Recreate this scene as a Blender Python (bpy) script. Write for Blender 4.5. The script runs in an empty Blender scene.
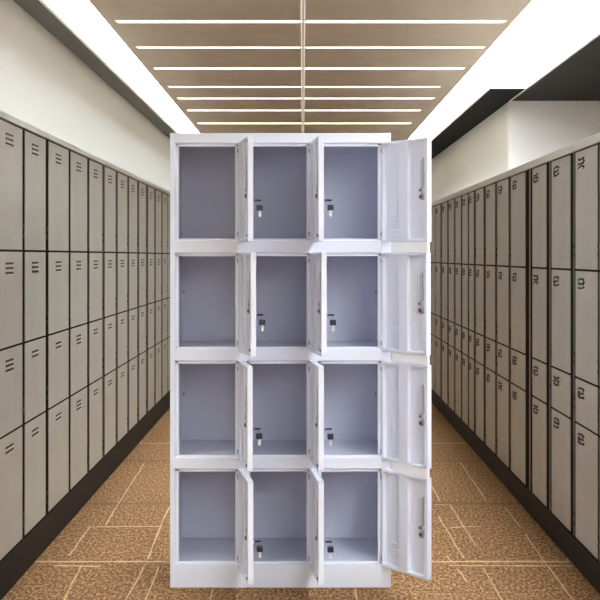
import bpy, bmesh, math, random
from mathutils import Vector, Matrix
random.seed(4)
scn = bpy.context.scene
COL = scn.collection
H = 1.37            # eye height
F = 1100.0          # focal length in pixels of the 600 px frame
D = 4.54            # distance of the white locker's front
PI = math.pi

# ------------------------------------------------------------------ materials
def mat(name, col, rough=.5, metal=0., spec=.5, bump=0., bscale=200., var=0., vscale=3.):
    m = bpy.data.materials.new(name); m.use_nodes = True
    nt = m.node_tree; b = nt.nodes['Principled BSDF']
    b.inputs['Base Color'].default_value = (*col, 1)
    b.inputs['Roughness'].default_value = rough
    b.inputs['Metallic'].default_value = metal
    b.inputs['Specular IOR Level'].default_value = spec
    tc = nt.nodes.new('ShaderNodeTexCoord')
    if bump:
        n = nt.nodes.new('ShaderNodeTexNoise'); n.inputs['Scale'].default_value = bscale
        bp = nt.nodes.new('ShaderNodeBump'); bp.inputs['Strength'].default_value = bump
        bp.inputs['Distance'].default_value = .002
        nt.links.new(tc.outputs['Object'], n.inputs['Vector'])
        nt.links.new(n.outputs['Fac'], bp.inputs['Height'])
        nt.links.new(bp.outputs['Normal'], b.inputs['Normal'])
    if var:
        n = nt.nodes.new('ShaderNodeTexNoise'); n.inputs['Scale'].default_value = vscale
        n.inputs['Detail'].default_value = 4
        r = nt.nodes.new('ShaderNodeValToRGB')
        r.color_ramp.elements[0].position = .35; r.color_ramp.elements[1].position = .65
        r.color_ramp.elements[0].color = (*[c*(1-var) for c in col], 1)
        r.color_ramp.elements[1].color = (*[min(1, c*(1+var)) for c in col], 1)
        nt.links.new(tc.outputs['Object'], n.inputs['Vector'])
        nt.links.new(n.outputs['Fac'], r.inputs['Fac'])
        nt.links.new(r.outputs['Color'], b.inputs['Base Color'])
    return m

def emit(name, col, s):
    m = bpy.data.materials.new(name); m.use_nodes = True
    b = m.node_tree.nodes['Principled BSDF']
    b.inputs['Base Color'].default_value = (.8, .8, .8, 1)
    b.inputs['Emission Color'].default_value = (*col, 1)
    b.inputs['Emission Strength'].default_value = s
    return m

def carpet():
    m = bpy.data.materials.new('carpet'); m.use_nodes = True
    nt = m.node_tree; b = nt.nodes['Principled BSDF']; b.inputs['Roughness'].default_value = .95
    b.inputs['Specular IOR Level'].default_value = .1
    tc = nt.nodes.new('ShaderNodeTexCoord')
    mp = nt.nodes.new('ShaderNodeMapping'); mp.inputs['Scale'].default_value = (1, .45, 1)
    nt.links.new(tc.outputs['Object'], mp.inputs['Vector'])
    n = nt.nodes.new('ShaderNodeTexNoise'); n.inputs['Scale'].default_value = 85
    n.inputs['Detail'].default_value = 2; n.inputs['Roughness'].default_value = .6
    nt.links.new(mp.outputs['Vector'], n.inputs['Vector'])
    r = nt.nodes.new('ShaderNodeValToRGB')
    e = r.color_ramp.elements
    e[0].position = .34; e[0].color = (.115, .055, .02, 1)
    e[1].position = .66; e[1].color = (.47, .285, .148, 1)
    x = r.color_ramp.elements.new(.5); x.color = (.24, .130, .058, 1)
    nt.links.new(n.outputs['Fac'], r.inputs['Fac'])
    n2 = nt.nodes.new('ShaderNodeTexNoise'); n2.inputs['Scale'].default_value = 2.2; n2.inputs['Detail'].default_value = 3
    nt.links.new(mp.outputs['Vector'], n2.inputs['Vector'])
    mr = nt.nodes.new('ShaderNodeMapRange'); mr.inputs['To Min'].default_value = .85; mr.inputs['To Max'].default_value = 1.12
    nt.links.new(n2.outputs['Fac'], mr.inputs['Value'])
    mx = nt.nodes.new('ShaderNodeVectorMath'); mx.operation = 'MULTIPLY'
    nt.links.new(r.outputs['Color'], mx.inputs[0]); nt.links.new(mr.outputs['Result'], mx.inputs[1])
    nt.links.new(mx.outputs[0], b.inputs['Base Color'])
    bp = nt.nodes.new('ShaderNodeBump'); bp.inputs['Strength'].default_value = .7; bp.inputs['Distance'].default_value = .006
    nt.links.new(n.outputs['Fac'], bp.inputs['Height']); nt.links.new(bp.outputs['Normal'], b.inputs['Normal'])
    return m

M = dict(
    carpet=carpet(),
    seam=mat('carpet_seam_light', (.56, .37, .20), .9, var=.15, vscale=30),
    seam_dark=mat('carpet_seam_dark', (.15, .08, .035), .9, var=.15, vscale=30),
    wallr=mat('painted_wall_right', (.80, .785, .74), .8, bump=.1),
    wallret=mat('painted_wall_return_lightened', (.86, .85, .83), .8, bump=.1),  # wall paint lightened to make up for the weak light in the alcove
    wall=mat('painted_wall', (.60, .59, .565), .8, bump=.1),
    rear=mat('painted_wall_rear', (.80, .80, .78), .8, bump=.1),
    ceil=mat('tan_ceiling_panel', (.51, .42, .32), .7, var=.05, vscale=5),
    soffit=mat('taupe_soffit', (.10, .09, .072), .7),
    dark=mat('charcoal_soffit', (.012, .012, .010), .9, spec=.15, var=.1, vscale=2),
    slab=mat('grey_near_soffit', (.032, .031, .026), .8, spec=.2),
    trim=mat('white_trim', (.93, .91, .84), .5),
    door=mat('beige_locker_paint', (.42, .405, .357), .42, bump=.15, bscale=400, var=.04, vscale=5),
    crown=mat('beige_locker_trim_paint', (.58, .57, .53), .45, bump=.1),
    carcass=mat('locker_gap_shade', (.006, .004, .003), .8, spec=.1),  # near-black body colour stands in for shadow in the door gaps
    post=mat('brown_locker_post', (.17, .14, .10), .5),
    vent=mat('vent_slot', (.025, .018, .012), .6),
    lip_glint=mat('vent_lip_highlight', (.70, .64, .55), .4),  # pale colour paints the highlight under each vent slot
    kick=mat('dark_plinth', (.011, .010, .009), .6, spec=.25, var=.15, vscale=4),
    hinge=mat('bronze_hinge', (.07, .055, .04), .4, .3),
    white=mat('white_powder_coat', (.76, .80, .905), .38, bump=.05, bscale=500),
    inner=mat('shaded_powder_coat', (.66, .68, .785), .42, bump=.05, bscale=500),  # white coat darkened to paint in the shade inside the compartments
    cutout_filler=mat('cutout_gap_white', (.93, .955, 1.0), .5),  # for the added plates that replace blank background
    metal=mat('zinc_metal', (.42, .40, .44), .45, .35),
    darkmetal=mat('dark_metal', (.10, .085, .08), .35, .7),
    black=mat('black_plastic', (.012, .012, .03), .4),
    key=mat('nickel_key', (.85, .85, .84), .3, .3),
    strip=emit('light_diffuser', (.88, .945, 1), 9.0),
    led_soft=emit('light_seam_diffuser', (1, .95, .84), .2),
    led=emit('light_line_diffuser', (1, .94, .80), 1.0),
)

# ------------------------------------------------------------------ mesh helper
class MB:
    def __init__(s): s.bm = bmesh.new(); s.mats = []
    def mi(s, m):
        if m not in s.mats: s.mats.append(m)
        return s.mats.index(m)
    def box(s, x0, x1, y0, y1, z0, z1, m, bev=0.):
        x0, x1 = sorted((x0, x1)); y0, y1 = sorted((y0, y1)); z0, z1 = sorted((z0, z1))
        i = s.mi(m)
        r = bmesh.ops.create_cube(s.bm, size=1)
        for v in r['verts']:
            v.co = Vector(((x0+x1)/2 + v.co.x*(x1-x0), (y0+y1)/2 + v.co.y*(y1-y0), (z0+z1)/2 + v.co.z*(z1-z0)))
        fs = {f for v in r['verts'] for f in v.link_faces}
        for f in fs: f.material_index = i
        if bev:
            es = list({e for v in r['verts'] for e in v.link_edges})
            q = bmesh.ops.bevel(s.bm, geom=es, offset=bev, segments=2, affect='EDGES', profile=.5)
            for f in q['faces']: f.material_index = i
        return s
    def cyl(s, c, axis, r, h, m, n=14):
        i = s.mi(m)
        q = Vector((0, 0, 1)).rotation_difference(Vector(axis)).to_matrix().to_4x4()
        g = bmesh.ops.create_cone(s.bm, cap_ends=True, segments=n, radius1=r, radius2=r, depth=h,
                                  matrix=Matrix.Translation(c) @ q)
        for f in {f for v in g['verts'] for f in v.link_faces}: f.material_index = i
        return s
    def poly(s, pts, m):
        f = s.bm.faces.new([s.bm.verts.new(p) for p in pts]); f.material_index = s.mi(m)
        return s
    def tube(s, pts, r, m, n=6):
        i = s.mi(m); rings = []
        pts = [Vector(p) for p in pts]
        for k, p in enumerate(pts):
            d = (pts[min(k+1, len(pts)-1)] - pts[max(k-1, 0)]).normalized()
            a = d.orthogonal().normalized(); b = d.cross(a)
            if k and rings:
                a0 = (rings[-1][0].co - pts[k-1]).normalized()
                a = (a0 - d*a0.dot(d)).normalized(); b = d.cross(a)
            rings.append([s.bm.verts.new(p + r*(a*math.cos(t*2*PI/n) + b*math.sin(t*2*PI/n))) for t in range(n)])
        for k in range(len(rings)-1):
            for t in range(n):
                f = s.bm.faces.new([rings[k][t], rings[k][(t+1) % n], rings[k+1][(t+1) % n], rings[k+1][t]]); f.material_index = i
        for e in (rings[0][::-1], rings[-1]):
            f = s.bm.faces.new(e); f.material_index = i
        return s
    def build(s, name, parent=None, loc=(0, 0, 0)):
        bmesh.ops.recalc_face_normals(s.bm, faces=s.bm.faces[:])
        me = bpy.data.meshes.new(name); s.bm.to_mesh(me); s.bm.free()
        for m in s.mats: me.materials.append(m)
        o = bpy.data.objects.new(name, me); COL.objects.link(o); o.location = loc
        if parent: o.parent = parent
        return o

def tag(o, label, cat, group=None):
    o['label'] = label; o['category'] = cat
    if group: o['group'] = group
    return o
def thing(name, loc, label, cat, group=None):
    o = bpy.data.objects.new(name, None); COL.objects.link(o); o.location = loc
    o.empty_display_size = .1
    return tag(o, label, cat, group)
def struct(o): o['kind'] = 'structure'; return o
def copy_child(src, parent, loc):
    c = src.copy(); COL.objects.link(c); c.parent = parent; c.location = loc
    for g in src.children:
        d = g.copy(); COL.objects.link(d); d.parent = c
    return c

XL, XR = -1.2, 1.2
WL, WR = -1.494, 1.757      # left wall, right wall (far half)
CZ = 2.70
YN, YE = -6.0, 16.0         # rear wall behind the photographer, end of the corridor
def depth(px): return 1320.0/abs(px-303.0)
def floor_pt(px, py):
    y = F*H/(py-256.0); return ((px-303.0)*y/F, y)

# ------------------------------------------------------------------ room shell
fl = MB(); fl.box(WL-.1, 4.1, YN, YE, -.08, 0, M['carpet'])
def seam(pts, w, m):
    ps = [Vector(floor_pt(*p)) for p in pts]
    q = []
    for a, b in zip(ps[:-1], ps[1:]):
        n = max(2, int((b-a).length/.12))
        for k in range(n): q.append(a.lerp(b, k/n))
    q.append(ps[-1])
    q = [p + Vector((random.uniform(-.0025, .0025), random.uniform(-.005, .005))) for p in q]
    for a, b in zip(q[:-1], q[1:]):
        d = (b-a).normalized(); nrm = Vector((-d.y, d.x))
        wx = w[0] if abs(d.y) > abs(d.x)*.9 else w[1]
        wx *= random.uniform(.65, 1.2)/2
        a2 = a - d*.003; b2 = b + d*.003
        fl.poly([(*(a2-nrm*wx), .0015), (*(b2-nrm*wx), .0015), (*(b2+nrm*wx), .0015), (*(a2+nrm*wx), .0015)], m)
W = (.0065, .016)
L1, L2 = M['seam'], M['seam_dark']
for p in [[(130, 443.5), (478, 443.5)], [(90, 527), (161, 526.5)], [(451, 527.5), (480, 527)], [(434, 505), (450, 505)],
          [(144, 464), (118.5, 504.5), (105.6, 525)], [(90, 527), (69, 556)], [(170, 506), (160.5, 525.5), (148, 559)],
          [(81.6, 566.6), (72, 584), (62, 604)], [(144, 567.5), (124, 604)], [(159, 567.5), (144, 604)], [(81, 513.5), (72, 521)],
          [(460.5, 463), (486.6, 501.5)], [(430, 483), (440, 501.5)], [(450, 505), (476, 546.5)], [(438.6, 516.5), (463.5, 558.5)],
          [(504.6, 507.5), (519.6, 527)], [(525, 534.5), (543, 560), (547.5, 566), (576, 604)], [(483, 568.4), (504, 604)],
          [(457.5, 569), (466.5, 582.5)], [(446, 556), (452, 563)], [(213, 590), (209, 604)], [(355, 590), (358, 604)], [(240, 443), (238, 462)]]:
    seam(p, W, L1)
seam([(34, 562), (575, 562)], (.007, .022), L1)
seam([(55, 566), (100, 566.5)], W, L1); seam([(450, 566), (572, 566)], W, L1)
for y, x0, x1 in ((461, 122, 486), (504, 80, 526)):
    seam([(x0, y), (x1, y)], (.006, .045), L2)
struct(fl.build('floor'))

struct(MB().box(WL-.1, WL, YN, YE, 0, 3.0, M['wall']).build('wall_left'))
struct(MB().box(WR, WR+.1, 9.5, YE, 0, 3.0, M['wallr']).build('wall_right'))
struct(MB().box(WR, 4.0, 9.4, 9.5, 0, 3.0, M['wallret']).build('wall_return'))
struct(MB().box(4.0, 4.1, YN, 9.5, 0, 3.0, M['wallret']).build('wall_far_right'))
struct(MB().box(WL-.1, WR+.1, YE, YE+.1, 0, 3.0, M['wall']).build('wall_end'))
struct(MB().box(WL-.1, 4.1, YN-.1, YN, 0, 3.0, M['rear']).build('wall_rear'))

RD = .38            # depth of the strip recess, made up to shade the wall tops
# ceiling: tan boards between the two light strips, soffits outside them
SLI, SLO, SRI, SRO = -1.115, -1.35, 1.195, 1.46
YC = 15.9
lines = [(F*(CZ-H)/(256-y), t) for y, t in ((21, .026), (47, .019), (68, .031), (86.5, .026), (98, .030), (110, .034), (123, .045))]
ce = MB()
ce.box(SLI, SRI, YN, YE, CZ, CZ+.1, M['ceil'])
ce.box(WL, SLO-.02, YN, YE, CZ-.012, CZ+.1, M['soffit'])
ce.box(SRO+.02, WR, 8.701, YE, CZ-.012, CZ+.1, M['dark'])
ce.box(WR+.016, 4.1, YN, 9.4, CZ-.004, CZ+.1, M['slab'])
ce.box(WL-.1, 4.1, YN, YE, CZ+RD+.08, CZ+RD+.14, M['trim'])
for xa, xb, ya, yb in ((SLO-.02, SLO, YN, YE), (SLI, SLI+.02, YN, YE), (SRI-.02, SRI, YN, YE), (SRO, SRO+.02, 8.7, YE), (WR-.004, WR+.016, YN, 8.7), (SRO, WR-.005, 8.68, 8.7)):
    ce.box(xa, xb, ya, yb, CZ+(.1005 if abs(xa) < 1.2 and abs(xb) < 1.2 else -.006), CZ+RD+.08, M['post' if abs(xa) < 1.2 and abs(xb) < 1.2 else 'trim'])  # unseen dark inner sides added to keep strip light off the wall tops
struct(ce.build('ceiling'))
struct(MB().box(SRO-.006, SRO+.014, 8.7, YC, CZ-.016, CZ-.0125, M['trim']).build('trim_1'))
struct(MB().box(WR-.006, WR+.014, YN, 9.4, CZ-.012, CZ-.007, M['trim']).build('trim_2'))

tag(MB().box(SLO+.003, SLI-.003, YN+.01, YC, CZ+RD, CZ+RD+.03, M['strip']).build('ceiling_light_strip'),
    'long glowing white light strip in the ceiling above the left row of lockers', 'ceiling light', 'long light strips along the ceiling')
sr = MB()
sr.box(SRI+.003, SRO-.01, YN+.01, YC, CZ+RD, CZ+RD+.03, M['strip']); sr.box(SRO-.01, WR-.01, YN+.01, 8.675, CZ+.07, CZ+RD+.03, M['strip'])
tag(sr.build('ceiling_light_strip'),
    'wide glowing white light strip in the ceiling above the right row of lockers', 'ceiling light', 'long light strips along the ceiling')
names = ['nearest', 'second nearest', 'third nearest', 'middle one', 'third farthest', 'second farthest', 'farthest']
tag(MB().box(-.013, -.004, YN+.01, YC, CZ-.0035, CZ-.0002, M['led_soft']).box(.004, .013, YN+.01, YC, CZ-.0035, CZ-.0002, M['led_soft'])
    .box(-.004, .004, YN+.01, YC, CZ-.002, CZ-.0002, M['ceil']).build('line_light'),
    'thin double line light running lengthwise down the middle of the tan ceiling', 'ceiling light')
REX = [1.15, 1.158, 1.146, 1.083, 1.11, 1.08, 1.09]
for (y, t), n, rx in zip(lines, names, REX):
    o = MB().box(-1.05, -.018, -t/2*1.9, t/2*1.9, -.006, -.0005, M['led']).box(.018, rx-.012, -t/2*1.9, t/2*1.9, -.006, -.0005, M['led']) \
        .box(-1.062, rx, -t/2*1.9-.004, t/2*1.9+.004, -.003, -.0003, M['trim']).build('line_light', loc=(0, y, CZ))
    tag(o, f'thin bright line light across the tan ceiling, {n} of the seven', 'ceiling light', 'thin line lights across the ceiling')
for k, y in enumerate([-5.2, -4.4, -3.6, -2.8, -2.0, -1.2, -.4, .4, 1.2, 2.0, 2.8, 3.6, 4.4, 5.4]):  # unseen line lights added for more light in the near corridor
    o = MB().box(-1.05, -.018, -.018, .018, -.006, -.0005, M['led']).box(.018, 1.145, -.018, .018, -.006, -.0005, M['led']) \
        .box(-1.062, 1.157, -.022, .022, -.003, -.0003, M['trim']).build('line_light', loc=(0, y, CZ))
    tag(o, 'thin line light across the near ceiling, out of the picture', 'ceiling light', 'thin line lights over the near corridor')

# ------------------------------------------------------------------ background locker rows
def squiggle(rng, w, h):
    """three short curled slots, one above another, as on the right-hand doors"""
    st = []
    kind = rng.randrange(4)
    for k in range(3):
        z = h*(1-k)/2*.95
        if (k + kind) % 3 == 0:
            st.append([(-w*.5, z-h*.06), (-w*.2, z+h*.10), (w*.25, z+h*.12), (w*.5, z-h*.02), (w*.42, z-h*.18)])
        elif (k + kind) % 3 == 1:
            st.append([(-w*.45, z+h*.12), (-w*.30, z-h*.08), (w*.1, z-h*.02), (w*.45, z+h*.10)])
        else:
            st.append([(-w*.5, z-h*.04), (-w*.1, z-h*.10), (w*.35, z), (w*.5, z+h*.14)])
    if kind % 2: st.append([(w*.45, h*.35), (w*.56, h*.1), (w*.40, -h*.12)])
    else: st.append([(-w*.42, h*.05), (-w*.52, -h*.18), (-w*.35, -h*.38)])
    return st

def locker_row(side, px_doors, ztop, zrows, zbot, crown_z, joint, end_y, near_extra):
    """side -1 = left, +1 = right.  Door spans are (far..near) along the corridor."""
    sg = side
    X = XL if side < 0 else XR
    spans = []
    for a, b in px_doors:
        y0, y1 = sorted((depth(a), depth(b))); spans.append((y0, y1))
    spans.sort()
    seen = len(spans)
    # rows carry on out of the picture: toward the camera and behind the white locker
    near = []
    y = spans[0][0]
    for _ in range(near_extra): near.append((y-.05-.41, y-.05)); y -= .46
    far = []
    y = spans[-1][1]
    while y + .5 < end_y: far.append((y+.05, y+.46)); y += .46
    allsp = near[::-1] + spans + far
    rows = [ztop] + zrows + [zbot]
    bounds = [allsp[0][0]-.02] + [(allsp[k][1]+allsp[k+1][0])/2 for k in range(len(allsp)-1)] + [allsp[-1][1]+.02]
    ordn = ['first', 'second', 'third', 'fourth', 'fifth', 'sixth', 'seventh', 'eighth', 'ninth', 'tenth', 'eleventh', 'twelfth', 'thirteenth', 'fourteenth']
    back = WL+.004 if side < 0 else 1.52
    for k, (y0, y1) in enumerate(allsp):
        b0, b1 = bounds[k], bounds[k+1]; yc = (b0+b1)/2
        v = k - len(near)
        sname = 'left' if side < 0 else 'right'
        if v < 0:
            lab = f'beige four-door locker column outside the picture, nearer than the {sname} row shows'
            grp = f'near lockers of the {sname} row outside the picture'
        elif v >= seen:
            lab = f'beige four-door locker column at the distant end of the {sname} row, behind the white cabinet'
            grp = f'distant lockers of the {sname} row'
        else:
            where = 'cut by the photo edge' if v == 0 else (f'{ordn[v]} from the {sname} photo edge' if v < seen-1 else 'last before the white cabinet')
            lab = f'beige four-door locker column in the {sname} row, {where}'
            grp = f'beige lockers of the {sname} row'
        t = thing('locker', (X, yc, 0), lab, 'locker', grp)
        MB().box(sg*.005, (back-X), b0-yc+.0006, b1-yc-.0006, zbot-.004, ztop+.002, M['carcass']).build('body', t)
        gap = allsp[k+1][0]-y1 if k+1 < len(allsp) else .03
        if gap > .075:
            MB().box(sg*.002, sg*.0048, y1-yc+gap*.30, min(b1-yc-.001, y1-yc+gap*.30+gap*.42), zbot, ztop, M['post'], .002).build('post', t)
        w = y1-y0
        for r in range(4):
            za, zb = rows[r]-.0045, rows[r+1]+.0045
            dm = MB()
            dm.box(0, sg*.0045, y0-yc, y1-yc, zb-za, 0, M['door'], .0018)
            d = dm.build('door', t, (0, 0, za))
            # vents
            vm = MB()
            if side < 0:
                n = 3 if (r < 2 or v == 0 or v == 3) and not (r == 3 and v != 3) else 2
                c = y0 + w*(.56 if v == 0 else .46) - yc
                hw = .058 if v < 8 else .066
                for q in range(n):
                    z = -.048 - .0195*q
                    tilt = random.uniform(-.002, .002)
                    vm.box(-sg*.0014, sg*.002, c-hw, c+hw, z-.0046, z+.0046, M['vent'])
                    vm.box(-sg*.0035, sg*.002, c-hw*.95, c+hw*.95, z-.0076, z-.0047, M['lip_glint'])
            else:
                rng = random.Random(k*7+r*3+1)
                c = y1 - w*.30 - yc
                for stroke in squiggle(rng, .092, .036):
                    pts = [(-sg*.001, c-a, -.055+b) for a, b in stroke]
                    vm.tube(pts, .0052, M['vent'])
                    vm.tube([(p[0], p[1]-.004, p[2]-.0052) for p in pts], .0022, M['lip_glint'])
            vm.build('vent', d)
            # hinge knuckles on the edge of the door, low on each leaf
            hy = (y1 if side < 0 else y1)-yc
            for q, dz in enumerate((.06, .10)):
                hz = (zb-za) + dz
                MB().cyl((-sg*.002, hy+.006, hz), (0, 0, 1), .0045, .018, M['hinge'], 8).build('hinge', d)
    y_a, y_b = bounds[0], bounds[-1]
    s = 'left' if side < 0 else 'right'
    for (a, b, n) in ((y_a, joint, 'nearer'), (joint, y_b, 'farther')):
        o = MB().box(-sg*.004, back-X, a+.003-joint, b-.003-joint, 0, crown_z-ztop-.004, M['crown'], .003).build('capping_strip', loc=(X, joint, ztop+.003))
        tag(o, f'pale beige capping strip along the top of the {s} locker row, {n} length', 'capping strip', 'capping strips on the locker rows')
    o = MB().box(0, back-X, y_a, y_b, 0, zbot-.006, M['kick'], .003).build('plinth', loc=(X, 0, 0))
    tag(o, f'dark charcoal plinth under the {s} row of lockers on the carpet', 'plinth', 'plinths under the locker rows')

left_px = [(-9, 22.5), (25.4, 45.7), (49, 68.7), (71, 87.3), (89.7, 102.3), (105, 115.7), (118, 127.3), (129.3, 137.3),
           (139.3, 146), (148.3, 154.3), (156, 161.3), (162.7, 167.3)]
right_px = [(599.5, 630), (575.4, 597.2), (551.5, 570), (532.3, 546), (511, 525), (497.3, 508.3), (485.9, 494.8), (475.9, 483.3),
            (469.2, 473.6), (462.4, 467.5), (455.5, 460.6), (448.8, 453.8), (442, 447), (435.5, 440.2)]
locker_row(-1, left_px, 1.917, [1.392, .996, .645], .158, 1.951, 5.16, 12.9, 2)
locker_row(+1, right_px, 1.829, [1.309, .837, .639], .128, 1.871, 4.875, 12.9, 2)

# ------------------------------------------------------------------ white locker cabinet
cab = thing('locker_cabinet', (0, 0, 0), 'tall white twelve-compartment metal locker cabinet with open doors, standing on the carpet', 'locker cabinet')
CX0, CX1, CT, CB = -.549, .363, 1.878, 0.0
cols_o = [(-.528+.295*k, -.268+.295*k) for k in range(3)]
rows_o = [(1.836, 1.436), (1.382, .988), (.937, .540), (.491, .100)]
DB = 4.955
ff = MB(); wm = M['white']
# face bars
ff.box(CX0, cols_o[0][0], D, D+.018, CB, CT, wm, .003)
ff.box(cols_o[2][1], CX1, D, D+.018, CB, CT, wm, .003)
zz = [CT] + [z for r in rows_o for z in r] + [CB]
for k in range(0, 10, 2):
    ff.box(cols_o[0][0]-.004, cols_o[2][1]+.004, D+.0006, D+.0176, zz[k+1], zz[k] - (.0006 if k == 0 else 0), wm, .003)
for k in range(2):
    for (zt, zb) in rows_o:
        ff.box(cols_o[k][1], cols_o[k+1][0], D+.0002, D+.0175, zb-.004, zt+.004, wm, .0015)
# set-back lips round each opening
for (xa, xb) in cols_o:
    for (zt, zb) in rows_o:
        ff.box(xa-.002, xb+.002, D+.010, D+.03, zt-.013, zt+.002, wm, .0015)
        ff.box(xa-.002, xb+.002, D+.010, D+.03, zb-.002, zb+.006, wm, .0015)
        ff.box(xa-.002, xa+.014, D+.010, D+.03, zb, zt, wm, .0015)
        ff.box(xb-.012, xb+.002, D+.010, D+.03, zb, zt, wm, .0015)
ff.build('front_frame', cab)
im = M['inner']
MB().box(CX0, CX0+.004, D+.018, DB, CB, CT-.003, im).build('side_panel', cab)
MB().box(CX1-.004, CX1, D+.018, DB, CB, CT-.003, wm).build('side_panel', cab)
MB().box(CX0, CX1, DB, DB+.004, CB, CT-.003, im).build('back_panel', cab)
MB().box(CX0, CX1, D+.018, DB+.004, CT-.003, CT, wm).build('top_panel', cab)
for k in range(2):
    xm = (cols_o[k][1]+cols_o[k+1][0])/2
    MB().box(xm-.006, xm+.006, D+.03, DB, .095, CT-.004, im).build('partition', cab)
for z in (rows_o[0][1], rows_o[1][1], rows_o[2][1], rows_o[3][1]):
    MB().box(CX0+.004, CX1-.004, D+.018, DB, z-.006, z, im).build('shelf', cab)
# fold along the inside of the back panel and a small stud in each compartment's right side
for xb in (cols_o[0][0]+.012, cols_o[2][1]):
    for zt, zb in rows_o[1:3]:
        MB().cyl((xb-.004, 4.80, (zt+zb)/2+.03), (1, 0, 0), .004, .006, M['darkmetal'], 8).build('stud', cab)

LW, TH = .265, .022
def make_door(hx, k, r, ang):
    zt, zb = rows_o[r][0]+.002, rows_o[r][1]-.010
    h = zt-zb
    m = MB()
    m.box(-LW, 0, -TH, -TH+.003, -h, 0, wm)
    m.box(-LW, 0, -TH, 0, -.012, 0, wm, .002)
    m.box(-LW, 0, -TH, 0, -h, -h+.012, wm, .002)
    m.box(-.010, 0, -TH, -.0005, -h+.002, -.002, wm, .002)
    m.box(-LW, -LW+.019, -TH, 0, -h+.0003, -.0003, wm, .003)
    m.box(-LW*.585, -LW*.385, -TH, -.0004, -h+.008, -.008, wm, .003)   # central stiffener
    for q in range(5):
        z = -h*.74 - q*h*.036
        m.box(-.105, -.045, -TH+.002, -TH+.008, z-.0025, z+.0025, wm, .001)
    m.box(-.105, -.045, -TH+.002, -TH+.0055, -h*.185-.002, -h*.185+.002, wm)
    d = m.build('door', cab, (hx, D-.002, zt))
    d.rotation_euler = (0, 0, ang)
    # recessed handle case seen from behind, lock body and cam
    hc = MB()
    x0 = -LW+.024
    hc.box(x0, x0+.022, -TH+.002, -.004, -h*.47, -h*.19, wm, .002)
    hc.box(x0-.004, x0+.004, -TH+.002, .001, -h*.47, -h*.19, M['metal'], .001)
    hc.box(x0+.013, x0+.016, -.006, -.0030, -h*.45, -h*.21, M['metal'])
    hc.build('handle_case', d)
    lk = MB()
    zl = -h*.565
    lk.cyl((x0+.010, -.010, zl), (0, 1, 0), .013, .022, M['metal'], 16)
    lk.cyl((x0+.010, .003, zl), (0, 1, 0), .007, .006, M['darkmetal'], 12)
    lk.box(x0+.001, x0+.013, -.001, .002, zl, zl+.042, M['metal'], .001)
    lk.cyl((x0+.016, -.004, zl+.026), (0, 1, 0), .006, .012, M['darkmetal'], 10)
    lk.build('lock', d)
    # key standing in the lock on the outer face with its twin hanging below
    ky = MB()
    yo = -TH; zk = -h*.605
    ky.cyl((x0+.010, yo-.004, zk), (0, 1, 0), .008, .010, M['metal'], 14)
    ky.box(x0+.0075, x0+.0125, yo-.036, yo-.008, zk-.0035, zk+.0035, M['black'], .001)
    ky.cyl((x0+.010, yo-.030, zk-.010), (0, 0, 1), .0012, .020, M['metal'], 6)
    ky.box(x0-.004, x0+.018, yo-.042, yo-.019, zk-.040, zk-.018, M['black'], .003)
    ky.box(x0+.004, x0+.011, yo-.036, yo-.026, zk-.064, zk-.039, M['key'], .001)
    if k < 2: o = ky.build('key', d); o['label'] = 'black-headed key with a bright metal blade'
    for zc in (-.034, -h+.034):
        MB().cyl((-.004, .002, zc), (0, 0, 1), .0032, .018, M['metal'], 10).build('hinge', d)
    if k < 2: MB().cyl((-LW+.010, .001, -h+.024), (0, 1, 0), .0055, .005, M['black'], 10).build('rubber_stop', d)
    return d
for r in range(4):
    for k in range(3):
        hx = cols_o[k][1]
        if k == 0: a = [101.5, 104.0, 101.0, 101.5][r]
        elif k == 1: a = [97.0, 99.5, 97.0, 97.0][r]
        else: a = [129.5, 128.5, 129.5, 129.5][r]
        make_door(hx, k, r, math.radians(a))
# added white plates standing in for blank cutout background between the right-hand doors
for r in range(3):
    zt, zb = rows_o[r][1]-.010, rows_o[r+1][0]+.002
    o = MB().box(-LW, -LW*.22, -.012, -.002, zb+.001-zt, -.001, M['cutout_filler'], .001).build('cutout_filler_plate', cab, (cols_o[2][1], D-.002, zt))
    o.rotation_euler = (0, 0, math.radians(129.5)); o['label'] = 'added white plate in place of blank background between two open doors'

# ------------------------------------------------------------------ camera, world, view
cam = bpy.data.cameras.new('camera'); co = bpy.data.objects.new('camera', cam); COL.objects.link(co)
co.location = (0, 0, H); co.rotation_euler = (PI/2, 0, 0)
cam.sensor_width = 36; cam.lens = 36*F/600
cam.shift_x = -3/600; cam.shift_y = -44/600
cam.clip_start = .05; cam.clip_end = 100
scn.camera = co
w = bpy.data.worlds.new('world'); scn.world = w; w.use_nodes = True
w.node_tree.nodes['Background'].inputs[0].default_value = (.8, .8, .85, 1)
w.node_tree.nodes['Background'].inputs[1].default_value = .3
vs = scn.view_settings
vs.view_transform = 'Standard'; vs.look = 'None'; vs.gamma = 1; vs.exposure = 1.2; vs.use_curve_mapping = False
scn.cycles.use_denoising = True
scn.cycles.max_bounces = 12; scn.cycles.diffuse_bounces = 8
